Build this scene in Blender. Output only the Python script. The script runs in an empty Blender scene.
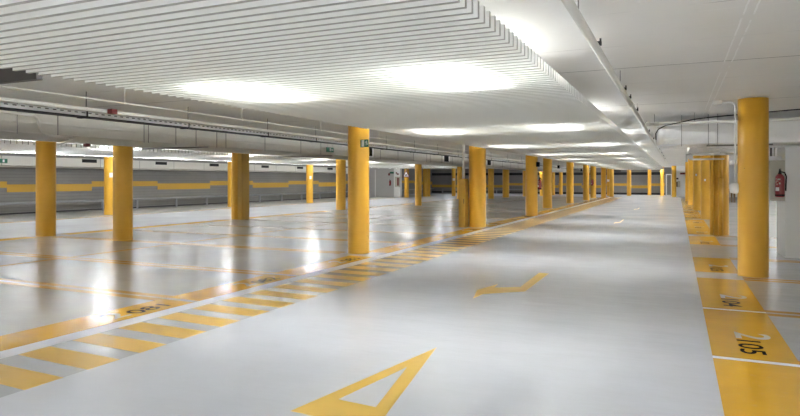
import bpy, bmesh, math, random
from mathutils import Vector, Matrix
random.seed(7)
S = bpy.context.scene
COL = S.collection
PI = math.pi
H = 2.77            # slab height

# ------------------------------------------------------------------ helpers
class MB:
    """collects shapes for one mesh"""
    def __init__(self):
        self.v = []; self.f = []; self.sm = []
    def box(self, x0, x1, y0, y1, z0, z1):
        n = len(self.v)
        self.v += [(x0,y0,z0),(x1,y0,z0),(x1,y1,z0),(x0,y1,z0),(x0,y0,z1),(x1,y0,z1),(x1,y1,z1),(x0,y1,z1)]
        for q in ((3,2,1,0),(4,5,6,7),(0,1,5,4),(1,2,6,5),(2,3,7,6),(3,0,4,7)):
            self.f.append(tuple(n+i for i in q)); self.sm.append(False)
        return self
    def prism(self, pts, z0, z1):
        n = len(self.v); k = len(pts)
        a = sum(pts[i][0]*pts[(i+1)%k][1]-pts[(i+1)%k][0]*pts[i][1] for i in range(k))
        if a < 0: pts = pts[::-1]
        self.v += [(p[0],p[1],z0) for p in pts] + [(p[0],p[1],z1) for p in pts]
        self.f.append(tuple(n+i for i in range(k-1,-1,-1))); self.sm.append(False)
        self.f.append(tuple(n+k+i for i in range(k))); self.sm.append(False)
        for i in range(k):
            j = (i+1) % k
            self.f.append((n+i,n+j,n+k+j,n+k+i)); self.sm.append(False)
        return self
    def tube(self, path, r, seg=10, caps=True):
        path = [Vector(p) for p in path]
        n0 = len(self.v); m = len(path)
        t0 = (path[1]-path[0]).normalized()
        up = Vector((0,0,1)) if abs(t0.z) < .9 else Vector((1,0,0))
        a = t0.cross(up).normalized()
        for i, p in enumerate(path):
            if i == 0: t = path[1]-path[0]
            elif i == m-1: t = path[-1]-path[-2]
            else: t = (path[i+1]-path[i]).normalized() + (path[i]-path[i-1]).normalized()
            t.normalize()
            a = (a - t*a.dot(t)).normalized(); b = t.cross(a)
            for k in range(seg):
                w = 2*PI*k/seg
                self.v.append(tuple(p + (a*math.cos(w)+b*math.sin(w))*r))
        for i in range(m-1):
            for k in range(seg):
                k2 = (k+1) % seg
                self.f.append((n0+i*seg+k, n0+i*seg+k2, n0+(i+1)*seg+k2, n0+(i+1)*seg+k)); self.sm.append(True)
        if caps:
            self.f.append(tuple(n0+k for k in range(seg-1,-1,-1))); self.sm.append(False)
            self.f.append(tuple(n0+(m-1)*seg+k for k in range(seg))); self.sm.append(False)
        return self
    def lathe(self, prof, cx=0, cy=0, seg=28, axis='z'):
        """prof: list of (radius, height)"""
        n0 = len(self.v); m = len(prof)
        for r, z in prof:
            for k in range(seg):
                w = 2*PI*k/seg
                self.v.append((cx+r*math.cos(w), cy+r*math.sin(w), z))
        for i in range(m-1):
            for k in range(seg):
                k2 = (k+1) % seg
                self.f.append((n0+i*seg+k, n0+i*seg+k2, n0+(i+1)*seg+k2, n0+(i+1)*seg+k)); self.sm.append(True)
        self.f.append(tuple(n0+k for k in range(seg-1,-1,-1))); self.sm.append(False)
        self.f.append(tuple(n0+(m-1)*seg+k for k in range(seg))); self.sm.append(False)
        return self
    def build(self, name, mat, parent=None, bevel=0):
        me = bpy.data.meshes.new(name)
        me.from_pydata(self.v, [], self.f)
        me.polygons.foreach_set('use_smooth', self.sm)
        me.materials.append(mat); me.update()
        o = bpy.data.objects.new(name, me); COL.objects.link(o)
        if parent is not None:
            o.parent = parent
        if bevel:
            b = o.modifiers.new('bevel', 'BEVEL'); b.width = bevel; b.segments = 2; b.limit_method = 'ANGLE'
        return o

def tag(o, label=None, cat=None, group=None, kind=None):
    if label: o['label'] = label
    if cat: o['category'] = cat
    if group: o['group'] = group
    if kind: o['kind'] = kind
    return o

def thing(name, label, cat, loc=(0,0,0), rz=0, group=None):
    o = bpy.data.objects.new(name, None); COL.objects.link(o)
    o.empty_display_size = .1
    o.location = loc; o.rotation_euler = (0,0,rz)
    return tag(o, label, cat, group)

def copy_tree(o, parent=None):
    c = o.copy(); COL.objects.link(c)
    if parent is not None: c.parent = parent
    for ch in o.children: copy_tree(ch, c)
    return c

def struct(name, mb, mat, parent=None):
    o = mb.build(name, mat, parent); o['kind'] = 'structure'; return o

# ------------------------------------------------------------------ materials
def mat(name, col, rough=.5, metal=0, spec=.5, coat=0, emit=None, strength=0):
    m = bpy.data.materials.new(name); m.use_nodes = True
    b = m.node_tree.nodes['Principled BSDF']
    b.inputs['Base Color'].default_value = (*col, 1)
    b.inputs['Roughness'].default_value = rough
    b.inputs['Metallic'].default_value = metal
    b.inputs['Specular IOR Level'].default_value = spec
    b.inputs['Coat Weight'].default_value = coat
    if emit:
        b.inputs['Emission Color'].default_value = (*emit, 1); b.inputs['Emission Strength'].default_value = strength
    return m

def nodes(m):
    nt = m.node_tree
    return nt, nt.nodes, nt.links, nt.nodes['Principled BSDF']

def N(nt, kind, **kw):
    n = nt.nodes.new(kind)
    for k, v in kw.items():
        if k in ('op',): n.operation = v
        else: setattr(n, k, v)
    return n

def mathn(nt, op, a, b=None, c=None):
    n = nt.nodes.new('ShaderNodeMath'); n.operation = op
    for i, x in enumerate((a, b, c)):
        if x is None: continue
        if isinstance(x, (int, float)): n.inputs[i].default_value = x
        else: nt.links.new(x, n.inputs[i])
    return n.outputs[0]

def mix(nt, fac, a, b):
    n = nt.nodes.new('ShaderNodeMix'); n.data_type = 'RGBA'
    if isinstance(fac, (int, float)): n.inputs[0].default_value = fac
    else: nt.links.new(fac, n.inputs[0])
    for i, x in ((6, a), (7, b)):
        if isinstance(x, tuple): n.inputs[i].default_value = (*x, 1)
        else: nt.links.new(x, n.inputs[i])
    return n.outputs[2]

def noise(nt, vec, scale, detail=3, rough=.55):
    n = nt.nodes.new('ShaderNodeTexNoise'); n.inputs['Scale'].default_value = scale
    n.inputs['Detail'].default_value = detail; n.inputs['Roughness'].default_value = rough
    nt.links.new(vec, n.inputs['Vector'])
    return n.outputs['Fac']

def ramp(nt, fac, lo, hi):
    n = nt.nodes.new('ShaderNodeMapRange'); n.inputs[1].default_value = lo; n.inputs[2].default_value = hi
    nt.links.new(fac, n.inputs[0]); return n.outputs[0]

def scaled(nt, vec, s):
    n = nt.nodes.new('ShaderNodeMapping'); n.inputs['Scale'].default_value = s
    nt.links.new(vec, n.inputs[0]); return n.outputs[0]

def objco(nt):
    return nt.nodes.new('ShaderNodeTexCoord').outputs['Object']

def bump(nt, b, h, strength, dist=.01):
    n = nt.nodes.new('ShaderNodeBump'); n.inputs['Strength'].default_value = strength; n.inputs['Distance'].default_value = dist
    nt.links.new(h, n.inputs['Height']); nt.links.new(n.outputs[0], b.inputs['Normal'])

AISLE = (.66, .68, .72)
BAY = (.36, .36, .345)

# floor: pale blue-grey driving lanes, darker grey glossy bays
m_floor = mat('floor_epoxy', BAY, .12, spec=.6)
nt, ns, ln, b = nodes(m_floor)
co = objco(nt)
sep = ns.new('ShaderNodeSeparateXYZ'); ln.new(co, sep.inputs[0])
X = sep.outputs[0]
def between(x0, x1): return mathn(nt, 'MULTIPLY', mathn(nt, 'GREATER_THAN', X, x0), mathn(nt, 'LESS_THAN', X, x1))
lane = mathn(nt, 'MAXIMUM', between(-4.245, .275), between(-21.25, -15.75))
lane = mathn(nt, 'MAXIMUM', lane, mathn(nt, 'GREATER_THAN', sep.outputs[1], 56.5))
n1 = noise(nt, co, .7, 5); n2 = noise(nt, co, 9, 4)
walk = between(-5.2, -4.2)
bayc = mix(nt, ramp(nt, n1, .3, .75), (.44, .435, .41), (.54, .535, .515))
bayc = mix(nt, walk, bayc, (.45, .465, .49))
lanec = mix(nt, ramp(nt, n1, .3, .75), (.59, .615, .67), (.65, .675, .73))
ln.new(mix(nt, lane, bayc, lanec), b.inputs['Base Color'])
rr = mathn(nt, 'ADD', mathn(nt, 'MULTIPLY', lane, .01), .205)
rr = mathn(nt, 'ADD', rr, mathn(nt, 'MULTIPLY', ramp(nt, n1, .3, .7), .05))
ln.new(rr, b.inputs['Roughness'])
nb = noise(nt, scaled(nt, co, (1, 2.4, 1)), 1.6, 3, .5)
nb2 = noise(nt, scaled(nt, co, (1, 2.4, 1)), 5, 3, .5)
bump(nt, b, mathn(nt, 'ADD', nb, mathn(nt, 'MULTIPLY', mathn(nt, 'SUBTRACT', 1, lane), mathn(nt, 'MULTIPLY', nb2, .25))), .2, .03)

def paint(name, col, rough, wear=.0):
    m = mat(name, col, rough, spec=.5)
    nt, ns, ln, b = nodes(m); co = objco(nt)
    n = noise(nt, co, 1.7, 5)
    dark = tuple(c*.86 for c in col)
    c = mix(nt, ramp(nt, n, .35, .75), col, dark)
    if wear:
        c = mix(nt, mathn(nt, 'MULTIPLY', ramp(nt, noise(nt, co, 14, 6, .7), .56, .8), wear), c, (.5, .49, .46))
    ln.new(c, b.inputs['Base Color'])
    nb = noise(nt, scaled(nt, co, (1, 2.4, 1)), 1.6, 3, .5)
    bump(nt, b, nb, .12, .03)
    return m
YEL = (.70, .39, .03)
m_pad = paint('floor_paint_yellow', YEL, .2, .12)
m_mark = paint('arrow_paint_yellow', (.72, .46, .08), .32)
m_hatch = paint('hatch_paint_yellow', (.62, .38, .07), .3, .2)
m_line = paint('worn_line_paint', (.52, .29, .06), .22, .4)
m_white = paint('floor_paint_white', (.70, .71, .74), .3)
m_centre = paint('worn_line_centre', (.55, .50, .42), .22)
m_digit_w = paint('digit_paint_white', (.62, .59, .5), .25)
m_digit_k = mat('digit_paint_black', (.012, .009, .005), .9, spec=.03)

# column paint
m_col = mat('column_yellow', (.64, .34, .03), .42, spec=.4)
nt, ns, ln, b = nodes(m_col); co = objco(nt)
base = mix(nt, ramp(nt, noise(nt, co, 1.3, 4), .35, .7), (.67, .365, .032), (.60, .32, .028))
vor = ns.new('ShaderNodeTexVoronoi'); vor.inputs['Scale'].default_value = 7; ln.new(co, vor.inputs['Vector'])
spot = mathn(nt, 'LESS_THAN', vor.outputs['Distance'], .055)
spot = mathn(nt, 'MULTIPLY', spot, ramp(nt, noise(nt, co, 2.1, 2), .45, .6))
ln.new(mix(nt, mathn(nt, 'MULTIPLY', spot, .7), base, (.22, .12, .03)), b.inputs['Base Color'])
bump(nt, b, noise(nt, co, 14, 3), .08, .01)
m_colbox = mat('cabinet_yellow', (.42, .24, .025), .45)

# painted concrete slab
m_slab = mat('slab_paint', (.74, .73, .71), .7, spec=.3)
nt, ns, ln, b = nodes(m_slab); co = objco(nt)
sep = ns.new('ShaderNodeSeparateXYZ'); ln.new(co, sep.inputs[0])
wob = mathn(nt, 'MULTIPLY', mathn(nt, 'SUBTRACT', noise(nt, co, .9, 3), .5), .06)
yy = mathn(nt, 'ADD', mathn(nt, 'ADD', sep.outputs[1], wob), mathn(nt, 'MULTIPLY', sep.outputs[0], .012))
def seam(per, off, w, coord):
    f = mathn(nt, 'ABSOLUTE', mathn(nt, 'SUBTRACT', mathn(nt, 'MODULO', mathn(nt, 'ADD', coord, off + 200*per), per), per/2))
    return mathn(nt, 'LESS_THAN', f, w)
patchy = ramp(nt, noise(nt, scaled(nt, co, (1.2, .3, 1)), 1.4, 3), .45, .6)
light_seam = mathn(nt, 'MULTIPLY', seam(.55, .1, .008, yy), patchy)
dark_seam = mathn(nt, 'MAXIMUM', mathn(nt, 'MULTIPLY', seam(3.66, 1.83-7.36+3.66, .011, yy), 1), mathn(nt, 'MULTIPLY', mathn(nt, 'MULTIPLY', seam(1.22, .61-8.57, .006, yy), .7), patchy))
c0 = mix(nt, ramp(nt, noise(nt, co, .8, 6, .6), .3, .75), (.82, .81, .79), (.77, .76, .735))
c1 = mix(nt, mathn(nt, 'MULTIPLY', light_seam, .8), c0, (.86, .86, .85))
c2 = mix(nt, mathn(nt, 'MULTIPLY', dark_seam, .85), c1, (.22, .21, .2))
xw = mathn(nt, 'ADD', sep.outputs[0], mathn(nt, 'MULTIPLY', mathn(nt, 'SUBTRACT', noise(nt, co, 6, 3), .5), .02))
e1 = mathn(nt, 'LESS_THAN', mathn(nt, 'ABSOLUTE', mathn(nt, 'SUBTRACT', mathn(nt, 'ABSOLUTE', mathn(nt, 'SUBTRACT', xw, .50)), .036)), .007)
c3 = mix(nt, mathn(nt, 'MULTIPLY', e1, ramp(nt, noise(nt, co, 3, 3), .4, .5)), c2, (.9, .9, .89))
ln.new(c3, b.inputs['Base Color'])
bump(nt, b, mathn(nt, 'SUBTRACT', noise(nt, co, 12, 4), mathn(nt, 'MULTIPLY', dark_seam, 2)), .25, .01)

def wallmat(name, ca, cb, board=None):
    m = mat(name, ca, .6, spec=.3)
    nt, ns, ln, b = nodes(m); co = objco(nt)
    c = mix(nt, ramp(nt, noise(nt, co, .6, 5), .3, .7), ca, cb)
    if board:
        sp = ns.new('ShaderNodeSeparateXYZ'); ln.new(co, sp.inputs[0])
        f = mathn(nt, 'MODULO', mathn(nt, 'ADD', sp.outputs[2], 50*board), board)
        g = mathn(nt, 'LESS_THAN', f, .016)
        c = mix(nt, mathn(nt, 'MULTIPLY', g, .45), c, tuple(x*.4 for x in ca))
        bump(nt, b, mathn(nt, 'SUBTRACT', 1, g), .5, .01)
    else:
        bump(nt, b, noise(nt, co, 20, 3), .1, .01)
    ln.new(c, b.inputs['Base Color'])
    return m
m_wallgrey = wallmat('wall_grey_boards', (.205, .197, .187), (.235, .227, .217), .145)
m_wallwhite = wallmat('wall_white_paint', (.85, .85, .845), (.81, .81, .80))
m_blockgrey = wallmat('wall_light_grey', (.50, .49, .48), (.55, .54, .53))
m_slat = mat('louvre_white', (.88, .88, .845), .5, spec=.3)
m_edge = mat('louvre_edge_grey', (.42, .41, .37), .55, spec=.3)  # darker tone paints in the dark lines and shaded ends of the slats
m_duct = wallmat('duct_painted', (.60, .585, .53), (.56, .545, .50))
m_ductw = mat('duct_white', (.87, .87, .865), .4)
m_pipe = mat('pipe_offwhite', (.62, .60, .55), .4)
m_pipew = mat('pipe_white', (.75, .75, .73), .35)
m_galv = mat('galvanised_steel', (.82, .83, .84), .35, metal=.3)
m_railm = mat('rail_steel', (.30, .305, .31), .4, metal=.4)
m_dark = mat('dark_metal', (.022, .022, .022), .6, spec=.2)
m_rod = mat('hanger_rod_grey', (.22, .21, .20), .5)
m_black = mat('black_plastic', (.008, .008, .009), .85, spec=.1)
m_sign_dark = mat('dark_brown_board', (.045, .038, .034), .5)
m_red = mat('extinguisher_red', (.27, .012, .016), .3, coat=.3)
m_redbox = mat('red_fitting', (.16, .022, .02), .5)
m_whitep = mat('white_plastic', (.8, .8, .8), .4)
m_green = mat('sign_green', (.01, .13, .075), .4)
m_beige = mat('cabinet_beige', (.50, .48, .40), .5)
m_brown = mat('brown_boards', (.24, .16, .09), .6)
m_stripe = mat('wall_stripe_yellow', (.56, .32, .03), .55)
m_tube = mat('lamp_tube', (1, 1, 1), .4, emit=(.94, .97, 1), strength=33)
m_tube_low = mat('lamp_tube_low', (1, 1, 1), .4, emit=(.94, .97, 1), strength=13)
m_tube_far = mat('lamp_tube_far', (1, 1, 1), .4, emit=(.94, .97, 1), strength=22)
m_tube_fill = mat('lamp_tube_fill', (1, 1, 1), .4, emit=(.94, .97, 1), strength=36)  # tubes of the added fill battens

# ------------------------------------------------------------------ the shell
X0, X1, Y0, Y1 = -26.2, 6.4, -6.0, 66.8
struct('floor', MB().box(X0, X1, Y0, Y1, -.25, 0), m_floor)
struct('ceiling', MB().box(X0-.2, X1+.2, Y0-.2, Y1+.2, H, H+.3), m_slab)
struct('wall_left', MB().box(X0-.2, X0, Y0-.2, Y1+.2, 0, H), m_wallgrey)
struct('wall_right', MB().box(X1, X1+.2, Y0-.2, Y1+.2, 0, H), m_wallwhite)
struct('wall_back', MB().box(X0, X1, Y1, Y1+.2, 0, H), m_wallgrey)
struct('wall_front', MB().box(X0, X1, Y0-.2, Y0, 0, H), m_wallwhite)
struct('wall_alcove', MB().box(X0, -22.7, 48.8, 49.6, 0, H), m_blockgrey)
struct('wall_pier', MB().box(-22.7, -22.12, 48.7, 49.1, 0, H), m_wallwhite)
struct('wall_lobby', MB().box(-.12, X1, 60.5, Y1, 0, H), m_wallwhite)
struct('wall_stub', MB().box(1.9, X1, 13.78, 14.88, 0, 2.16), m_wallwhite)
struct('trim_1', MB().box(-24.62, -24.54, 48.76, 48.8, 0, 2.4), m_wallwhite)     # pale joint on the alcove front
d = struct('door_1', MB().box(-1.02, -.92, 66.7, Y1, 0, 2.1).box(-.55, -.45, 66.7, Y1, 0, 2.1).box(-.92, -.55, 66.7, Y1, 2.0, 2.1), m_wallwhite)

# dazzle stripe painted along the left and end walls
st = MB(); hi = True; y = 12.7
for k in range(13):
    z0, z1 = (1.17, 1.44) if k % 2 == 0 else (.97, 1.31)
    ya, yb = y, min(y+4.17, 48.7)
    if ya < 48.7: st.box(X0, X0+.006, ya, yb, z0, z1)
    y += 4.17
st.box(X0, X0+.006, Y0, 12.7, .97, 1.31)
st.box(X0, X0+.006, 52.5, 57, .97, 1.31).box(X0, X0+.006, 57, 61.5, 1.17, 1.44).box(X0, X0+.006, 61.5, Y1, .97, 1.31)
struct('trim_2', st, m_stripe)
st = MB()
xs = [X0, -22.5, -19.6, -17.0, -14.2, -11.6, -9.2, -6.0-1, -4.5, -2.6, -1.1]
for k in range(len(xs)-1):
    z0, z1 = (.90, 1.16) if k % 2 else (.66, .95)
    st.box(xs[k], xs[k+1], Y1-.006, Y1, z0, z1)
struct('trim_3', st, m_stripe)
struct('trim_4', MB().box(X0, -1.1, Y1-.03, Y1, 0, .2).box(X0, -1.1, Y1-.02, Y1, 2.02, 2.3), m_dark)

# ------------------------------------------------------------------ louvre ceilings
COLS_L_TRIM = [(-5.57, 25.66, .25), (-5.72, 54.73, .21), (-5.34, 57.60, .19), (-5.82, 18.81, .27)]
def louvre(name, label, xl, xr, y0, y1, pitch, trims, th=.03):
    root = thing(name, label, 'ceiling louvre', ((xl+xr)/2, y0, 2.45))
    cx = (xl+xr)/2
    mb = MB(); eb = MB(); n = int((y1-y0)/pitch)
    for i in range(n):
        y = i*pitch; a = xl
        for (tx, ty, r) in trims:
            if abs(y0+y-ty) < r+.08: a = max(a, tx+r+.03)
        mb.box(a-cx, xr-cx-.001, y, y+th, .001, .10)
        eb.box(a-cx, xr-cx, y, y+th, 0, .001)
        eb.box(xr-cx-.001, xr-cx, y, y+th, .001, .10)  # shade of the slat end put into its colour
    mb.build('slats', m_slat, root)
    e = eb.build('slat_edges', m_edge, root); e['label'] = 'slat edges painted greyer to draw in dark lines'
    for fx in (.14, .5, .86):
        x = xl + (xr-xl)*fx - cx
        MB().box(x-.015, x+.015, 0, n*pitch, .109, .14).build('carrier_rail', m_slat, root)
        rods = MB(); y = .6
        while y < n*pitch:
            rods.box(x-.004, x+.004, y-.004, y+.004, .14, H-2.45); y += 2.9
        rods.build('hanger_rods', m_rod, root)
    return root
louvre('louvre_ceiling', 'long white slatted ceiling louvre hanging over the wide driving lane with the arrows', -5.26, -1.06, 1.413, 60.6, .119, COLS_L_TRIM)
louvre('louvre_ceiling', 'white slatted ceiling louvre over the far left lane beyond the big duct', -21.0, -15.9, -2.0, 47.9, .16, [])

# fluorescent battens above the louvres, then added fill battens
def lamp(tube):
    r = thing('batten_lamp', '', 'lamp')
    MB().box(-.035, .035, -.76, .76, -.035, 0).build('housing', m_whitep, r)
    if tube is m_tube_low:
        for q in (-.5, .5): MB().box(-.004, .004, q-.004, q+.004, 0, H-2.55).build('hanger_rod', m_rod, r)
    MB().tube([(0,-.73,-.075), (0,.73,-.075)], .016, 6).build('tube', tube, r)
    for s in (-1, 1):
        MB().box(-.02, .02, s*.745-.015, s*.745+.015, -.095, -.034).build('tube_holder', m_whitep, r)
    return r
protos = {}
LAMP_Y = [5.4 + 5.85*k for k in range(10)]
def put_lamp(x, y, label, group, z=H, tube=m_tube):
    if tube.name not in protos: o = protos[tube.name] = lamp(tube)
    else: o = copy_tree(protos[tube.name])
    o.location = (x, y, z); tag(o, label, 'lamp', group)
for y in LAMP_Y:
    for x in (-4.3, -1.9):
        put_lamp(x, y, 'white fluorescent batten hidden above the louvre over the wide driving lane', 'battens over the lane louvre')
for y in [2.0 + 5.85*k for k in range(8)]:
    for x in (-19.6, -16.3):
        put_lamp(x, y, 'white fluorescent batten hidden above the louvre over the far left lane', 'battens over the far louvre', H, m_tube_far)

for y in [-3 + 1.9*k for k in range(27)]:
    put_lamp(-21.2, y, 'white fluorescent batten in the bright row along the far edge of the far left louvre', 'battens along the far louvre edge', 2.55, m_tube_low)
for y in [20.4, 16.6, 24.2, 31.8, 39.4, 47.0]:  # unseen battens added as fill to raise the overall brightness
    put_lamp(4.2, y, 'unseen white fill batten added on the slab over the right bays', 'added fill battens over the right bays', H, m_tube_fill)
for y in (-2.2, -4.6):  # more unseen battens added, frontal fill from behind the camera
    for x in (-9, -4.6, -1.5, 1.6, 4.4):
        put_lamp(x, y, 'unseen white fill batten added on the open slab behind the viewpoint', 'added fill battens behind the viewpoint', H, m_tube_fill)
for x, y in ((-1.6, 62.6), (-3.8, 62.6), (-8.2, 63), (-12, 57), (-16.5, 57), (-20.5, 57)):  # lane pair lights the pale slab; the others added to brighten the far end
    put_lamp(x, y, 'white fluorescent batten near the end wall, in a set partly added as fill', 'battens near the end wall')

# ------------------------------------------------------------------ columns
def column(x, y, r, label, group=None):
    o = MB().lathe([(r+.004, 0), (r+.004, .012), (r, .016), (r, 1.0), (r, 2.0), (r, H)], seg=40).build('column', m_col)
    o.location = (x, y, 0)
    return tag(o, label, 'column', group)
C = [
 ('R1', 1.085, 11.00, .213, 'nearest round yellow column on the right, beside the red extinguisher and white wall stub'),
 ('R2', 1.06, 18.84, .23, 'yellow column right of the lane with two yellow pipes running up its face'),
 ('R3', 1.06, 26.18, .23, 'yellow column right of the lane, just behind the one with pipes'),
 ('R4', .95, 33.64, .23, 'fourth yellow column in the row right of the lane'),
 ('R5', .83, 40.82, .23, 'fifth yellow column in the row right of the lane'),
 ('R6', .74, 47.74, .21, 'farthest yellow column in the row right of the lane'),
 ('L1', -5.98, 11.10, .22, 'tall yellow column with a green and white exit sign, nearest along the hatched walkway'),
 ('L2', -5.82, 18.81, .27, 'yellow column with a yellow cabinet against its left side'),
 ('L3', -5.57, 25.66, .25, 'yellow column beside the walkway with a red extinguisher on its right side'),
 ('L4', -6.32, 33.03, .24, 'fourth yellow column along the walkway, just right of the one with an extinguisher'),
 ('L5', -6.34, 40.69, .23, 'fifth yellow column along the walkway, standing alone near the middle distance'),
 ('L6', -6.14, 46.97, .23, 'sixth yellow column along the walkway with a small far extinguisher at its right'),
 ('L7', -6.32, 52.60, .23, 'seventh yellow column along the walkway, close behind the sixth'),
 ('L8', -5.72, 54.73, .21, 'yellow column under the left end of the distant dark board'),
 ('L9', -5.34, 57.60, .19, 'yellow column under the right end of the distant dark board'),
 ('M1', -15.48, 11.02, .24, 'leftmost yellow column, below the bent conduit on the duct'),
 ('M2', -12.59, 11.00, .23, 'yellow column second from the left, hiding part of one with a white notice'),
 ('M3', -15.35, 18.70, .21, 'yellow column with a narrow yellow casing on its right side, left of centre'),
 ('M5', -15.43, 26.77, .25, 'yellow column just left of the tall one with the exit sign'),
 ('N1', -13.88, 33.17, .20, 'slim yellow column standing alone in the bays right of the white alcove wall'),
 ('M0', -22.32, 18.82, .23, 'yellow column with a white notice by the left guard rail, behind the second from left'),
 ('M3b', -22.67, 27.19, .24, 'yellow column half hidden behind the column with the narrow casing'),
 ('M4', -21.93, 33.97, .22, 'small yellow column with a white notice in front of the left guard rail'),
 ('N2', -20.80, 51.32, .21, 'left one of a close pair of far yellow columns right of the triangle sign'),
 ('N2b', -20.75, 52.03, .16, 'right one of a close pair of far yellow columns right of the triangle sign'),
 ('N3', -21.07, 47.76, .20, 'far yellow column below the triangular warning sign'),
 ('N4', -18.89, 53.65, .18, 'far yellow column with a white notice, left of the yellow cabinet'),
 ('N5', -15.69, 45.98, .20, 'far yellow column peeping out left of the yellow cabinet'),
 ('N6', -13.65, 47.80, .24, 'far yellow column just right of the column with the cabinet'),
 ('N7', -13.43, 51.64, .28, 'stout far yellow column left of the walkway column with the extinguisher'),
 ('N8', -12.66, 55.33, .16, 'far yellow column partly behind the walkway column with the extinguisher'),
 ('N9', -11.60, 57.73, .16, 'far yellow column behind the red extinguisher on the walkway column'),
 ('N10', -11.13, 61.22, .15, 'far thin yellow column just right of the fourth walkway column'),
 ('N11', -10.89, 64.08, .18, 'far thin yellow column against the end wall, left of the fifth walkway column'),
 ('N12', -5.95, 61.06, .14, 'far thin yellow column with a white notice between two columns under the dark board'),
 ('F1', -4.16, 61.92, .19, 'yellow column on the lane axis before the grey end wall, leftmost of four'),
 ('F2', -2.48, 65.17, .17, 'yellow column against the end wall, second of the four at the lane end'),
 ('F3', -1.28, 63.21, .17, 'brightly lit yellow column, third of the four at the lane end'),
 ('F4', -.24, 59.20, .19, 'yellow column in front of the white wall at the end of the lane'),
]
COLUMN = {}
for k, x, y, r, lab in C:
    COLUMN[k] = column(x, y, r, lab)
def child(mb, name, m, parent_key, label=None, bevel=0):
    p = COLUMN[parent_key]; x, y, _ = p.location
    mb.v = [(a-x, b_-y, c) for a, b_, c in mb.v]
    o = mb.build(name, m, p, bevel)
    if label: o['label'] = label
    return o
# pipes on R2
x, y = 1.06, 18.84
child(MB().tube([(x-.2, y-.25, .02), (x-.2, y-.25, 2.2)], .05, 12), 'drain_pipe', m_col, 'R2', 'slim yellow pipe')
child(MB().tube([(x+.01, y-.29, .02), (x+.01, y-.29, 1.55)], .062, 12).tube([(x+.01, y-.29, 1.5), (x+.01, y-.29, 2.2)], .045, 12), 'drain_pipe', m_col, 'R2', 'yellow pipe with a thicker lower half')
child(MB().box(-15.12, -14.93, 18.45, 18.9, 0, H), 'pipe_casing', m_colbox, 'M3', 'narrow yellow casing')
# white notices on columns
for k, z, w, h_ in (('M0', 1.71, .17, .2), ('M4', 1.66, .12, .2), ('N4', 1.55, .2, .22), ('N12', 1.45, .22, .2), ('R4', 1.75, .07, .1), ('R3', 1.5, .06, .08)):
    p = COLUMN[k]; x, y, _ = p.location; r = {c[0]: c[3] for c in C}[k]
    a = math.atan2(-y, -x) + (.25 if k in ('M0', 'M4') else -.35 if k in ('R4', 'R3') else 0)
    cx_, cy_ = math.cos(a)*(r+.006), math.sin(a)*(r+.006)
    o = MB().box(-.006, .006, -w/2, w/2, -h_/2, h_/2).build('notice', m_whitep, p)
    o.location = (cx_, cy_, z); o.rotation_euler = (0, 0, a); o['label'] = 'white notice'

# exit sign on the L1 column (flag sign, seen nearly face on)
t = thing('exit_sign', 'green and white emergency exit sign on the tall yellow walkway column', 'sign', (-5.70, 10.84, 2.235), -.35)
MB().box(-.115, .105, -.012, .012, -.075, .075).build('sign_plate', m_green, t)
MB().box(-.08, .0, -.0135, -.012, -.066, .066).build('white_panel', m_whitep, t)
fig = MB().prism([(.045,-.05),(.06,-.05),(.075,.0),(.09,-.035),(.105,-.03),(.085,.02),(.08,.045),(.055,.05),(.03,.02),(.045,.01)], 0, .0015)
fo = fig.build('pictogram', m_whitep, t); fo.rotation_euler = (PI/2, 0, 0); fo.location = (0, -.012, 0)

# ------------------------------------------------------------------ fire extinguishers
def extinguisher(label, x, y, z, rz=0, s=1):
    t = thing('fire_extinguisher', label, 'fire extinguisher', (x, y, z), rz)
    t.scale = (s, s, s)
    b_ = MB().lathe([(.06,0),(.078,.012),(.08,.04),(.08,.36),(.072,.40),(.05,.43),(.028,.445),(.028,.46)], seg=24).build('cylinder', m_red, t)
    MB().lathe([(.0815,.02),(.0815,.055)], seg=24).build('base_ring', m_black, t)
    MB().lathe([(.03,.445),(.03,.47),(.02,.475),(.02,.505)], seg=14).build('valve', m_black, t)
    MB().box(-.014, .014, -.10, .03, .505, .518).box(-.012, .012, -.085, .02, .535, .546).box(-.01,.01,.0,.02,.50,.54).build('lever', m_black, t)
    MB().tube([(.02,0,.49),(.08,0,.47),(.105,0,.40),(.1,0,.25),(.096,0,.12)], .012, 8).build('hose', m_black, t)
    lb = MB(); seg = 8
    for (a0, a1, z0, z1) in ((-2.75, -1.85, .12, .19),):
        n0 = len(lb.v)
        for i in range(seg+1):
            w = a0+(a1-a0)*i/seg
            lb.v += [(math.cos(w)*.0812, math.sin(w)*.0812, z0), (math.cos(w)*.0812, math.sin(w)*.0812, z1)]
        for i in range(seg):
            lb.f.append((n0+2*i, n0+2*i+2, n0+2*i+3, n0+2*i+1)); lb.sm.append(True)
    lb.build('paper_label', m_whitep, t)
    tx = MB()
    for (a0, a1, z0, z1) in ((-2.75, -2.45, .34, .36), (-2.2, -1.6, .33, .355), (-2.7, -2.5, .27, .30), (-2.7, -2.0, .305, .315), (-2.4, -2.2, .23, .26), (-1.9, -1.6, .25, .28)):
        n0 = len(tx.v)
        for i in range(5):
            w = a0+(a1-a0)*i/4
            tx.v += [(math.cos(w)*.081, math.sin(w)*.081, z0), (math.cos(w)*.081, math.sin(w)*.081, z1)]
        for i in range(4):
            tx.f.append((n0+2*i, n0+2*i+2, n0+2*i+3, n0+2*i+1)); tx.sm.append(True)
    tx.build('printed_panel', m_beige, t)
    return t
extinguisher('large red fire extinguisher with white label by the white wall stub at right', 1.80, 13.694, 1.17)
extinguisher('red fire extinguisher on the walkway column right of the cabinet column', -5.22, 25.6, 1.10, 0, .95)
extinguisher('small far red fire extinguisher between the fifth and sixth walkway columns', -5.70, 46.9, 1.08)
extinguisher('far red fire extinguisher hung on the grey alcove wall at left', -23.1, 48.71, 1.0)
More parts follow.
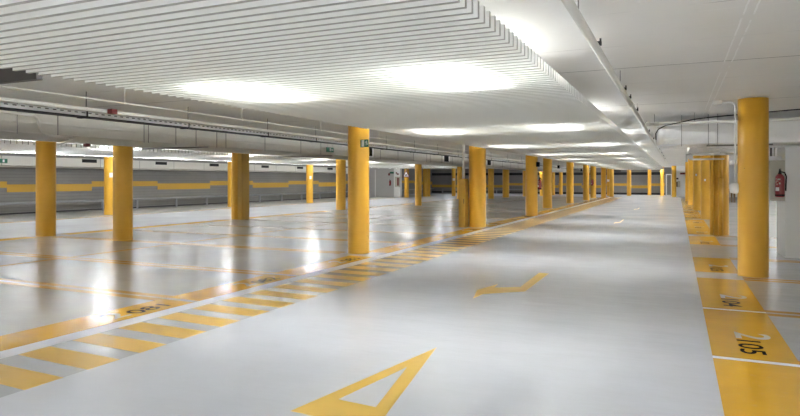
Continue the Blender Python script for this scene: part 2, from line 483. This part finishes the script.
# beige cabinet hung on the wall stub
t = thing('hose_cabinet', 'beige cabinet on the side of the white wall stub behind the extinguisher', 'cabinet', (1.78, 14.08, 1.1))
MB().box(-.13, .12, -.30, .30, 0, .78).build('body', m_beige, t, .006)
MB().box(-.137, -.13, -.27, .27, .03, .75).build('door', m_beige, t)
# white units above it
for lab, xx, ww in (('white junction box on top of the beige cabinet, left of two', 1.71, .06), ('white junction box on top of the beige cabinet, right of two', 1.83, .05)):
    o = MB().box(-ww, ww, -.06, .06, 0, .09).build('junction_box', m_whitep, None, .008); o.location = (xx, 14.05, 1.88)
    tag(o, lab, 'junction box')
t = thing('riser_pipe', 'grey riser pipes dropping from the duct to the beige cabinet', 'pipe', (1.72, 14.2, 1.88))
MB().tube([(0,.05,0),(0,.05,.29)], .02, 10).build('pipe', m_rod, t)
MB().tube([(.06,.05,0),(.06,.05,.29)], .012, 10).build('pipe', m_pipe, t)

# ------------------------------------------------------------------ yellow cabinet and white pipe by L2
t = thing('cabinet', 'tall narrow yellow cabinet standing against a column by the walkway', 'cabinet', (-6.25, 18.62, 0))
MB().box(-.07, .15, -.2, .16, 0, 1.54).build('body', m_colbox, t, .01)
MB().box(-.055, .135, -.206, -.2, .06, 1.5).build('door', m_colbox, t)
MB().box(.10, .115, -.22, -.206, .75, .9).build('handle', m_dark, t)
o = MB().tube([(0,0,0),(0,0,H-1.54)], .045, 14).build('riser_pipe', m_pipe); o.location = (-6.22, 18.62, 1.54)
tag(o, 'pale grey vertical pipe rising from the yellow cabinet to the slab', 'pipe')

# ------------------------------------------------------------------ conduit with round fitting by R1
t = thing('conduit', 'white conduit down the nearest right column to a round white fitting', 'conduit', (.84, 11.0, 1.37))
MB().tube([(0,0,.05),(0,0,1.30),(-.02,0,1.345),(-.06,0,1.365),(-.2,0,1.365)], .014, 10).build('tube', m_pipew, t)
MB().box(-.31, -.19, -.05, .05, 1.335, 1.40).build('ceiling_box', m_pipe, t, .006)
b_ = MB().lathe([(.02,-.085),(.06,-.075),(.08,-.045),(.085,0),(.08,.045),(.055,.075),(.02,.085)], seg=24).build('round_fitting', m_whitep, t)

# ------------------------------------------------------------------ sprinkler pipes
zp = 2.58
t = thing('sprinkler_pipe', 'long off-white sprinkler pipe running down the lane beside the louvre edge', 'pipe', (-.6, -3, zp))
MB().tube([(0,0,0),(0,48,0)], .031, 14).build('pipe', m_pipe, t)
for y in (5.25, 8.0, 8.85, 10.5, 13.2, 15.1, 18, 21, 24.2, 27.5, 31, 35):
    MB().box(-.012, .035, y+3-.02, y+3+.02, .028, .06).box(.02, .034, y+3-.008, y+3+.008, .05, .085).build('sprinkler_head', m_dark, t)
for y in (4.2, 7.5, 10.8, 14.1, 17.4, 20.7, 24, 27.3, 30.6, 33.9):
    MB().box(-.004, .004, y+3-.004, y+3+.004, .031, H-zp).build('hanger_rod', m_rod, t)
for y in (9.35, 12.9):
    MB().tube([(0,y+3-.06,0),(0,y+3+.06,0)], .042, 14).build('coupling', m_pipe, t)
t = thing('branch_pipe', 'off-white branch pipe crossing to the right in front of the white duct', 'pipe', (-.6, 12.75, zp))
MB().tube([(.04,0,0),(7.0,0,0)], .027, 12).build('pipe', m_pipe, t)
MB().tube([(.05,0,0),(.13,0,0)], .04, 12).build('coupling', m_pipe, t)
MB().tube([(.2,0,0),(.28,0,0)], .04, 12).build('coupling', m_pipe, t)
MB().box(.9, .908, -.004, .004, .027, H-zp).build('hanger_rod', m_rod, t)
MB().box(.2, .208, -.004, .004, .027, H-zp).build('hanger_rod', m_rod, t)
# black cable over the duct
o = MB().tube([(-.38,13.12,2.30),(-.38,13.05,2.42),(-.33,12.9,2.49),(-.2,12.69,2.54),(.05,12.69,2.59),(.27,12.69,2.635),(.55,12.7,2.665),(.95,12.7,2.69),(1.47,12.7,2.72),(1.95,12.7,2.745),(6.3,12.7,2.75)], .010, 8).build('cable', m_black)
tag(o, 'black cable draped over the white duct and past the nearest right column', 'cable')

# ------------------------------------------------------------------ right duct
t = thing('air_duct', 'white rectangular air duct with a rounded end crossing above the right bays', 'duct', (-.38, 13.2, 2.19))
pr = MB()
pts = []
for k in range(7):
    w = PI + k*(PI/2)/6; pts.append((.16+.16*math.cos(w), .16+.16*math.sin(w)))
pts += [(6.7, 0), (6.7, 1.1)]
for k in range(7):
    w = PI/2 + k*(PI/2)/6; pts.append((.16+.16*math.cos(w), .94+.16*math.sin(w)))
pr.prism(pts, 0, .43); pr.build('duct_body', m_ductw, t, .02)
MB().box(.12, 6.7, -.018, 0, .13, .18).build('stiffening_rib', m_ductw, t)
for x in (.46, .93, 1.09, 2.5, 4.2):
    MB().box(x-.005, x+.005, -.035, -.025, -.03, H-2.19).build('hanger_strap', m_rod, t)
MB().box(.9, 2.0, -.05, -.02, -.045, -.015).build('support_bar', m_rod, t)
# low pipe and white strut tray under the duct
o = MB().tube([(1.0,13.5,2.135),(6.4,13.5,2.135)], .02, 10).build('pipe', m_pipew); tag(o, 'thin white pipe running right under the white duct to the wall', 'pipe')
t = thing('air_duct', 'lower white duct box crossing the right bays above the column with pipes', 'duct', (.25, 14.95, 2.2))
MB().box(0, X1-.28, 0, 3.5, 0, .4).build('duct_body', m_ductw, t, .01)
for k in range(3): MB().box(0, X1-.28, .8+.9*k, .83+.9*k, -.012, 0).build('joint_flange', m_ductw, t)
t = thing('cable_tray', 'white cable tray bracket in front of the column with pipes', 'cable tray', (.2, 17.2, 2.05))
MB().box(0, .95, 0, .3, .08, .12).build('tray', m_pipew, t)
MB().box(0, .03, 0, .3, -.06, .12).build('end_plate', m_pipew, t)
MB().box(.08, .88, .1, .16, -.04, 0).build('cross_bar', m_pipe, t)
MB().tube([(.95,.0,.1),(1.25,-3.0,-.04)], .03, 8).build('strut', m_pipew, t)
MB().box(.1, .108, .2, .208, .12, .149).box(.8, .808, .2, .208, .12, .149).build('hanger_rod', m_rod, t)

# ------------------------------------------------------------------ main duct on the left
t = thing('air_duct', 'long beige rectangular air duct running above the left bays', 'duct', (-9.6, -4, 2.27))
MB().box(-1.85, 0, 0, 66, 0, .38).build('duct_body', m_duct, t)
MB().box(0, .02, 0, 66, .16, .2).build('stiffening_rib', m_duct, t)
for i, y in enumerate([4.4, 6.33, 7.03, 8.87, 8.98, 9.71, 10.3, 10.96, 11.27, 12.75, 14.38, 15.43, 17.3, 17.6, 19.4, 20.9, 22.4, 23.8, 24.2, 25.6, 27, 28.4, 29.8, 31.2, 34, 36, 38, 40, 43, 46]):
    MB().box(.022, .032, y+4-.006, y+4+.006, -.03, H-2.27).build('hanger_strap', m_rod, t)
MB().box(-1.9, .06, 9.3, 9.34, -.05, -.02).box(-1.9, .06, 14.6, 14.64, -.05, -.02).box(-1.9, .06, 20, 20.04, -.05, -.02).build('support_bar', m_rod, t)
for y0_, y1_, z0, z1 in ((18.2, 18.76, .05, .33), (25.9, 26.5, .06, .33), (32.8, 33.5, .06, .33)):
    g = MB().box(0, .028, y0_+4-.1, y1_+4+.1, z0-.035, z1+.035).build('vent_grille', m_ductw, t)
    MB().box(.028, .032, y0_+4, y1_+4, z0, z1).build('vent_opening', m_black, g)
    g['label'] = 'black vent in a pale frame'
# exit sign hanging at the duct
t = thing('exit_sign', 'small green exit sign hung in front of the beige duct', 'sign', (-9.48, 15.8, 2.335))
MB().box(-.012, .012, -.2, .2, 0, .14).build('sign_plate', m_green, t)
MB().box(.012, .014, -.04, .03, .03, .12).box(.012, .014, .06, .16, .055, .085).build('pictogram', m_whitep, t)
MB().box(-.002, .002, -.15, -.146, .14, H-2.33).box(-.002, .002, .146, .15, .14, H-2.33).build('hanger_wire', m_rod, t)

# ------------------------------------------------------------------ lit cable tray along the duct
t = thing('cable_tray', 'bright perforated metal cable tray running along in front of the beige duct', 'cable tray', (-7.7, -4, 2.415))
MB().box(-.2, 0, 0, 62, 0, .006).box(-.006, 0, 0, 62, 0, .06).box(-.2, -.194, 0, 62, 0, .06).build('tray', m_galv, t)
sl = MB()
for i in range(260):
    y = 7.6 + i*.11
    sl.box(0, .0015, y, y+.05, .038, .05)
sl.build('slots', m_dark, t)
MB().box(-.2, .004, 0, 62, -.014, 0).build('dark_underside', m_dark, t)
for y in (6.1, 8.1, 10.35, 12.2, 14.0, 16.0, 18.1, 20.2, 22.4, 24.6, 27, 30, 33):
    MB().box(-.16, .03, y+4-.035, y+4+.035, -.028, -.014).box(.01, .02, y+4-.01, y+4+.01, -.02, .11).box(-.05, .03, y+4-.06, y+4+.06, .10, .115).box(-.012, -.004, y+4-.005, y+4+.005, .11, H-2.418).build('bracket', m_dark, t)
o = MB().tube([(-7.42,-4,2.478),(-7.42,60,2.478)], .028, 10).build('pipe', m_pipe); tag(o, 'off-white pipe running just above the bright cable tray', 'pipe')
t = thing('conduit', 'thin white conduit under the slab between the louvre and the cable tray', 'conduit', (-6.95, -4, 2.56))
MB().tube([(0,8.1,0),(0,62,0)], .009, 8).build('tube', m_pipe, t)
for y in (4.2, 6.1, 8.6, 11.2, 14.0, 17.0, 20.2, 24, 28):
    MB().box(-.004, .004, y+4-.004, y+4+.004, 0, H-2.563).box(-.016, .016, y+4-.02, y+4+.02, -.012, .012).build('clip', m_pipe, t)
for lab, loc in (('red fitting clipped on the bright cable tray near the left edge', (-7.33, 6.22, 2.44)), ('dark red fitting under the duct above the leftmost column', (-11.3, 8.95, 2.199)), ('dark red fitting under the duct at the left frame edge', (-11.3, 6.9, 2.199))):
    o = MB().box(-.04, .05, -.05, .05, 0, .07).build('alarm_fitting', m_redbox, None, .006); o.location = loc; tag(o, lab, 'fitting')
# bent conduit above M1
o = MB().tube([(-9.52,3.5,2.56),(-9.52,6.2,2.56),(-9.5,6.55,2.55),(-9.5,6.62,2.50),(-9.5,6.66,2.36),(-9.5,6.72,2.29),(-9.52,6.85,2.24),(-9.7,7.4,2.235),(-10.6,8.0,2.235),(-11.7,8.6,2.235)], .024, 10).build('conduit', m_pipe)
tag(o, 'bent off-white conduit looping down the duct near the leftmost column', 'conduit')

# hanging dark boards at both ends of the louvre
def board(lab, x0, x1, y, z0, z1):
    t = thing('hanging_board', lab, 'sign', ((x0+x1)/2, y, z0)); w = (x1-x0)/2
    MB().box(-w, w, -.035, .035, 0, z1-z0).build('panel', m_sign_dark, t, .005)
    MB().box(-w*.8-.006, -w*.8+.006, -.006, .006, z1-z0, H-z0).box(w*.8-.006, w*.8+.006, -.006, .006, z1-z0, H-z0).build('hanger_rod', m_rod, t)
board('dark brown board hung beside the louvre in the upper left corner', -7.2, -5.64, 3.95, 2.475, 2.70)
board('distant dark board hung across the far end of the walkway', -6.3, -4.85, 61.3, 2.28, 2.5)

# ------------------------------------------------------------------ wall duct, vents, guard rail
t = thing('wall_duct', 'beige boxed duct running along the top of the left wall', 'duct', (-25.2, -5, 2.1))
MB().box(-1.0, 0, 0, 53.7, 0, .40).build('duct_body', m_duct, t)
sm = MB()
for k in range(22): sm.box(0, .003, 2.2+2.35*k, 2.225+2.35*k, 0, .40)
sm.build('joint_strips', m_rod, t)
for y0_ in (15.0, 19.72, 24.11, 28.22, 33.18, 37.35, 41.6):
    g = MB().box(0, .02, y0_+5, y0_+5.78, .215, .375).build('vent_grille', m_dark, t); g['label'] = 'dark ventilation grille'
    lv = MB()
    for k in range(4): lv.box(.02, .026, y0_+5.02, y0_+5.76, .235+.035*k, .245+.035*k)
    lv.build('blades', m_black, g)
t = thing('exit_sign', 'small dark green exit sign on the boxed wall duct at the left edge', 'sign', (-25.17, 16.0, 2.2))
MB().box(-.02, .02, -.22, .22, 0, .17).build('sign_plate', m_green, t)
MB().box(.02, .022, .02, .1, .03, .14).build('pictogram', m_whitep, t)
o = MB().tube([(-25.6,-5,2.06),(-25.6,48.5,2.06)], .025, 8).build('pipe', m_pipe); tag(o, 'thin pale pipe along the left wall under the boxed duct', 'pipe')
t = thing('guard_rail', 'long grey steel guard rail along the left wall', 'guard rail', (-25.65, -5, 0))
MB().tube([(0,0,.50),(0,53.5,.50)], .055, 12).build('top_rail', m_railm, t)
MB().box(-.05, .03, 0, 53.5, .05, .10).build('bottom_rail', m_dark, t)
for y in (3, 8.2, 13.0, 21.24, 23.3, 26.04, 28.48, 31.0, 33.57, 36.08, 38.62, 41.2, 43.8, 46.3):
    MB().box(-.04, .04, y+5-.06, y+5+.06, 0, .47).build('post', m_railm, t)
t = thing('guard_rail', 'far dark guard rail at the foot of the wall beyond the alcove', 'guard rail', (-25.65, 53, 0))
MB().tube([(0,0,.50),(0,13,.50),], .05, 10).build('top_rail', m_railm, t)
for y in range(1, 13, 3): MB().box(-.04, .04, y-.06, y+.06, 0, .47).build('post', m_railm, t)
o = MB().box(-24.8, -14.5, -.04, .04, .42, .52).box(-24.8, -14.5, -.03, .03, .05, .1)
for x in (-24.7, -21.5, -18.3, -15.2): o.box(x-.06, x+.06, -.04, .04, 0, .45)
g = o.build('guard_rail', m_railm); g.location = (0, 66.3, 0); tag(g, 'far grey guard rail along the end wall behind the left columns', 'guard rail')

# alcove things
o = MB().box(-.08, .08, 0, .06, 0, .2).box(-.05,.05,-.02,0,.04,.16).build('alarm_bell', m_redbox); o.location = (-23.2, 48.738, 1.9); tag(o, 'small red alarm fitting on the grey alcove wall above the extinguisher', 'alarm')
o = MB().box(-.2, .2, 0, .03, 0, .16).build('exit_sign', m_green); o.location = (-22.95, 48.768, 2.06); tag(o, 'small green exit sign on the alcove wall by the white pier', 'sign')
t = thing('hose_cabinet', 'far cabinet with a dark red front on the white pier', 'cabinet', (-22.3, 48.595, .9))
MB().box(-.2, .2, -.1, .1, 0, .88).build('body', m_beige, t)
MB().box(.0, .17, -.11, -.1, .1, .8).build('door', m_redbox, t)
t = thing('wall_sign', 'white square sign with a small dark pictogram on the white pier', 'sign', (-22.36, 48.686, 1.88))
MB().box(-.19, .19, -.012, .012, 0, .36).build('plate', m_whitep, t)
MB().box(-.15, -.02, -.014, -.012, .18, .30).box(-.06, .14, -.014, -.012, .08, .2).build('pictogram', m_redbox, t)
t = thing('warning_sign', 'triangular red bordered warning sign in front of a far yellow column', 'sign', (-20.5, 46.4, 1.72))
tri = MB().prism([(-.36,0),(.36,0),(0,.60)], 0, .02).build('border', m_redbox, t); tri.rotation_euler = (PI/2,0,0)
tri = MB().prism([(-.24,.07),(.24,.07),(0,.46)], .02, .024).build('face', m_whitep, t); tri.rotation_euler = (PI/2,0,0)
tri = MB().prism([(-.12,.1),(-.04,.1),(.0,.2),(.05,.1),(.12,.1),(.03,.28),(-.04,.28)], .024, .027).build('pictogram', m_dark, t); tri.rotation_euler = (PI/2,0,0)
MB().box(-.02, .02, .02, .06, .5, H-1.72).build('hanger_rod', m_rod, t)

# small devices at the far end
t = thing('wall_box', 'beige box with a dark side on the white wall at the lane end', 'box', (.1, 60.44, .85))
MB().box(-.05, .16, -.06, .06, 0, .56).build('body', m_beige, t)
MB().box(-.2, -.05, -.06, .06, .03, .5).build('dark_side', m_sign_dark, t)
o = MB().box(-.1, .1, -.05, .05, 0, .15).build('alarm_bell', m_sign_dark); o.location = (.02, 60.45, 1.55); tag(o, 'small dark fitting above the box on the lane end wall', 'alarm')
o = MB().box(-.5, .4, -.1, .1, 0, .16).build('door_header', m_redbox); o.location = (.75, 60.4, 2.0); tag(o, 'red brown beam on the white wall behind the far right columns', 'beam')
for i, (x, lab) in enumerate(((3.12, 'brown board standing in the far right bays, leftmost'), (3.3, 'brown board standing in the far right bays, middle'), (3.46, 'brown board standing in the far right bays, rightmost'))):
    o = MB().box(-.06, .06, -.03, .03, 0, .95).build('board', m_brown); o.location = (x, 46, 0); tag(o, lab, 'board')
# black loudspeakers by the walkway columns
for lab, loc in (('black loudspeaker on the walkway column with the extinguisher', (-5.27, 25.5, 2.05)), ('black loudspeaker hanging just right of the fourth walkway column', (-6.6, 38, 2.2)), ('black loudspeaker hanging right of the fifth walkway column', (-6.6, 47.8, 2.15)), ('black loudspeaker hanging left of the distant dark board', (-6.7, 57.5, 2.1))):
    t = thing('loudspeaker', lab, 'loudspeaker', loc)
    MB().box(-.06, .06, -.08, .08, 0, .2).build('body', m_black, t, .01)
    MB().box(-.004, .004, -.004, .004, .2, H-loc[2]).build('hanger_rod', m_rod, t)

# ------------------------------------------------------------------ floor markings
Z1, Z2 = .0015, .0025
def flat(name, polys, m, lab=None, cat=None, group=None, z=Z1):
    mb = MB()
    for p in polys: mb.prism(list(p), 0.0002, z)
    o = mb.build(name, m)
    return tag(o, lab, cat, group)
def rect(x0, x1, y0, y1): return [(x0,y0),(x1,y0),(x1,y1),(x0,y1)]

def text_mesh(name, body, m, parent, cx, cy, w, h, rz, z):
    cu = bpy.data.curves.new(name, 'FONT'); cu.body = body; cu.size = 1; cu.offset = .014
    tmp = bpy.data.objects.new(name+'_src', cu); COL.objects.link(tmp)
    bpy.context.view_layer.update()
    me = bpy.data.meshes.new_from_object(tmp.evaluated_get(bpy.context.evaluated_depsgraph_get()))
    bpy.data.objects.remove(tmp); bpy.data.curves.remove(cu)
    xs = [v.co.x for v in me.vertices]; ys = [v.co.y for v in me.vertices]
    sx, sy = w/(max(xs)-min(xs)), h/(max(ys)-min(ys)); mx, my = (max(xs)+min(xs))/2, (max(ys)+min(ys))/2
    for v in me.vertices: v.co = ((v.co.x-mx)*sx, (v.co.y-my)*sy, 0)
    me.materials.clear(); me.materials.append(m); me.name = name
    o = bpy.data.objects.new(name, me); COL.objects.link(o); o.parent = parent
    o.location = (cx, cy, z); o.rotation_euler = (0,0,rz)
    return o

XL0, XL1 = -5.92, -5.39     # left band
XR0, XR1 = .275, .915       # right band
def pad(x0, x1, y0, y1, num, side):
    where = 'right' if side > 0 else 'left'
    if num: lab = 'yellow floor pad marked 2 %s at the %s edge of the lane' % (num, where)
    else: lab = 'unnumbered yellow floor pad nearest the camera at the %s edge of the lane' % where
    o = flat('bay_pad', [rect(x0, x1, y0, y1)], m_pad, lab, 'floor marking', 'yellow bay pads at the %s of the lane' % where)
    if num:
        if side > 0:
            e = y0 + .18
            text_mesh('bay_number', num, m_digit_k, o, .605, e+.25, .50, .20, -PI/2, Z2)
            text_mesh('level_digit', '2', m_digit_w, o, .66, e+.69, .26, .30, -PI/2, Z2)
        else:
            e = y1 - .25
            text_mesh('bay_number', num, m_digit_k, o, -5.61, e-.26, .52, .22, PI/2, Z2)
            text_mesh('level_digit', '2', m_digit_w, o, -5.66, e-.68, .24, .30, PI/2, Z2)
    return o
pad(XR0, XR1, 2.9, 5.77, None, 1)
rc = [(5.85, 7.95, '105'), (8.02, 10.44, '104'), (11.12, 13.18, '103'), (15.83, 18.08, '102'), (18.76, 20.85, '101'), (20.92, 23.3, '100'), (23.36, 25.6, '099'), (26.35, 28.4, '098'), (28.48, 30.9, '097'), (30.97, 33.2, '096'), (34.0, 36.1, '095'), (36.17, 38.5, '094'), (38.57, 40.7, '093'), (41.5, 43.6, '092'), (43.7, 46, '091'), (46.1, 48.2, '090'), (49, 51.5, '089'), (51.6, 54, '088')]
for a, b_, n in rc: pad(XR0, XR1, a, b_, n, 1)
lc = [(3.42, 5.76, '081'), (5.86, 7.98, '082'), (8.07, 10.60, '083'), (11.3, 13.25, '084'), (13.33, 15.8, '085'), (15.88, 18.2, '086'), (18.95, 20.9, '087'), (20.98, 23.3, '088'), (23.38, 25.5, '089'), (26.3, 28.4, '090'), (28.5, 30.9, '091'), (31, 33.2, '092'), (33.9, 36, '093'), (36.1, 38.5, '094'), (38.6, 40.8, '095'), (41.6, 43.6, '096'), (43.7, 46, '097'), (46.1, 48.4, '098'), (49.1, 51.2, '099'), (51.3, 53.6, '100'), (53.7, 56, '101')]
for a, b_, n in lc: pad(XL0, XL1, a, b_, n, -1)
# lines between bays: worn yellow pair with a white centre
def bay_line(x0, x1, y, lab):
    t = flat('bay_line', [rect(x0, x1, y-.16, y-.03), rect(x0, x1, y+.03, y+.16)], m_line, lab, 'floor marking')
    o = flat('white_centre', [rect(x0, x1, y-.03, y+.03)], m_centre, z=Z1); o.parent = t
    return t
LY = [(5.81, 'worn yellow double line meeting the walkway just past the digits 081'), (8.02, 'worn yellow double line next in depth after the one past the digits 081'), (13.29, 'first worn yellow double line past the tall column with the exit sign'), (15.84, 'second worn yellow double line past the tall column with the exit sign'), (20.94, 'first worn yellow double line past the column with the yellow cabinet'), (23.34, 'second worn yellow double line past the column with the yellow cabinet'), (28.45, 'first worn yellow double line past the walkway column with the extinguisher'), (30.95, 'second worn yellow double line past the walkway column with the extinguisher')]
for y, lab in LY: bay_line(-15.0, XL0, y, lab)
for y, lab in ((3.38, 'worn yellow double line before the bay marked 081'), (10.95, 'worn yellow double line behind the tall column with the exit sign'), (18.6, 'worn yellow double line by the column with the cabinet')):
    bay_line(-15.0, XL0-.35 if y > 5 else XL0, y, lab)
RY = [(5.81, 'worn yellow double line beside the bay marked 105, on its near side'), (7.98, 'second worn yellow double line running right from the right yellow band'), (10.58, 'worn yellow double line at the foot of the nearest right column'), (13.2, 'worn yellow double line on the far side of the bay marked 103'), (15.8, 'worn yellow double line on the near side of the bay marked 102'), (18.42, 'worn yellow double line at the foot of the column with pipes')]
for y, lab in RY: bay_line(XR1, 6.2, y, lab)
# white gaps inside the right band
flat('white_line', [rect(XR0, XR1, 5.775, 5.845)], m_white, 'white cross line just in front of the black digits 105 on the right yellow band', 'floor marking')
flat('white_line', [rect(XR0, XR1, 7.955, 8.015)], m_white, 'white cross line between the right pads numbered 104 and 105', 'floor marking')
# line through the middle of the double row of bays, bands of the far lane
flat('bay_end_line', [rect(-10.78, -10.68, -3, 47)], m_line, 'worn yellow line along the middle of the left double bays', 'floor marking', z=.0032)
for a, b_ in ((3.2, 5.7), (5.9, 8), (8.1, 10.55), (11.5, 13.3), (13.4, 15.8), (15.9, 18.1), (19.2, 20.9), (21, 23.3), (23.4, 25.5), (27.2, 30), (30.1, 33), (34, 38), (39, 44)):
    flat('bay_pad', [rect(-15.62, -15.15, a, b_)], m_pad, 'yellow floor pad edging the far left lane beyond the big duct', 'floor marking', 'yellow pads along the far left lane')
flat('yellow_line', [rect(-21.55, -21.35, 2, 47.5)], m_pad, 'yellow line edging the bays in front of the left guard rail', 'floor marking')
# walkway
flat('white_edge_line', [rect(-5.385, -5.16, -3, 56.5)], m_white, 'white line along the left side of the hatched walkway', 'floor marking')
flat('walkway_hatching', [[(-5.15, 2.38+.515*k), (-4.24, 2.34+.515*k), (-4.24, 2.645+.515*k), (-5.15, 2.67+.515*k)] for k in range(-4, 104)], m_hatch, 'yellow zebra hatching of the pedestrian walkway along the left of the lane', 'floor marking')
# arrows
flat('lane_arrow', [[(-1.96,5.11),(-2.285,3.31),(-2.11,3.62),(-1.97,4.48)], [(-1.96,5.11),(-1.97,4.48),(-1.81,3.6),(-1.655,3.29)], [(-2.285,3.31),(-1.655,3.29),(-1.81,3.6),(-2.11,3.62)]], m_mark, 'hollow yellow triangular arrow head painted in the near lane', 'floor marking')
A2 = [(-2.35,7.41),(-2.48,8.01),(-2.35,8.6),(-2.32,8.29),(-2.0,8.49),(-2.03,9.91),(-1.87,9.9),(-1.86,8.17),(-2.32,7.76)]
o = flat('turn_arrow', [A2], m_mark, 'bent yellow turn arrow painted in the middle of the lane', 'floor marking')
for dy, lab in ((14.6, 'second, smaller looking bent yellow arrow farther down the lane'), (25.4, 'faint most distant bent yellow arrow on the lane')):
    c = o.copy(); COL.objects.link(c); c.scale = (.32, 1, 1); c.location = (-1.22, dy, 0); c['label'] = lab

# ------------------------------------------------------------------ camera and view
f = 610.
cam = bpy.data.cameras.new('camera'); co_ = bpy.data.objects.new('camera', cam); COL.objects.link(co_)
cam.sensor_fit = 'HORIZONTAL'; cam.sensor_width = 36; cam.lens = 36*f/800
cam.shift_y = -28/800
cam.clip_start = .05; cam.clip_end = 300
co_.location = (0, 0, 1.5); co_.rotation_euler = (PI/2, 0, math.atan(277/f))
S.camera = co_
w = bpy.data.worlds.new('world'); S.world = w; w.use_nodes = True
w.node_tree.nodes['Background'].inputs[0].default_value = (0, 0, 0, 1)
S.view_settings.view_transform = 'Standard'; S.view_settings.look = 'None'
S.view_settings.gamma = 1; S.view_settings.use_curve_mapping = False
S.view_settings.exposure = 2.92
S.cycles.use_denoising = True
S.cycles.max_bounces = 16; S.cycles.diffuse_bounces = 10; S.cycles.glossy_bounces = 5
S.cycles.sample_clamp_indirect = 6; S.cycles.blur_glossy = 1.0
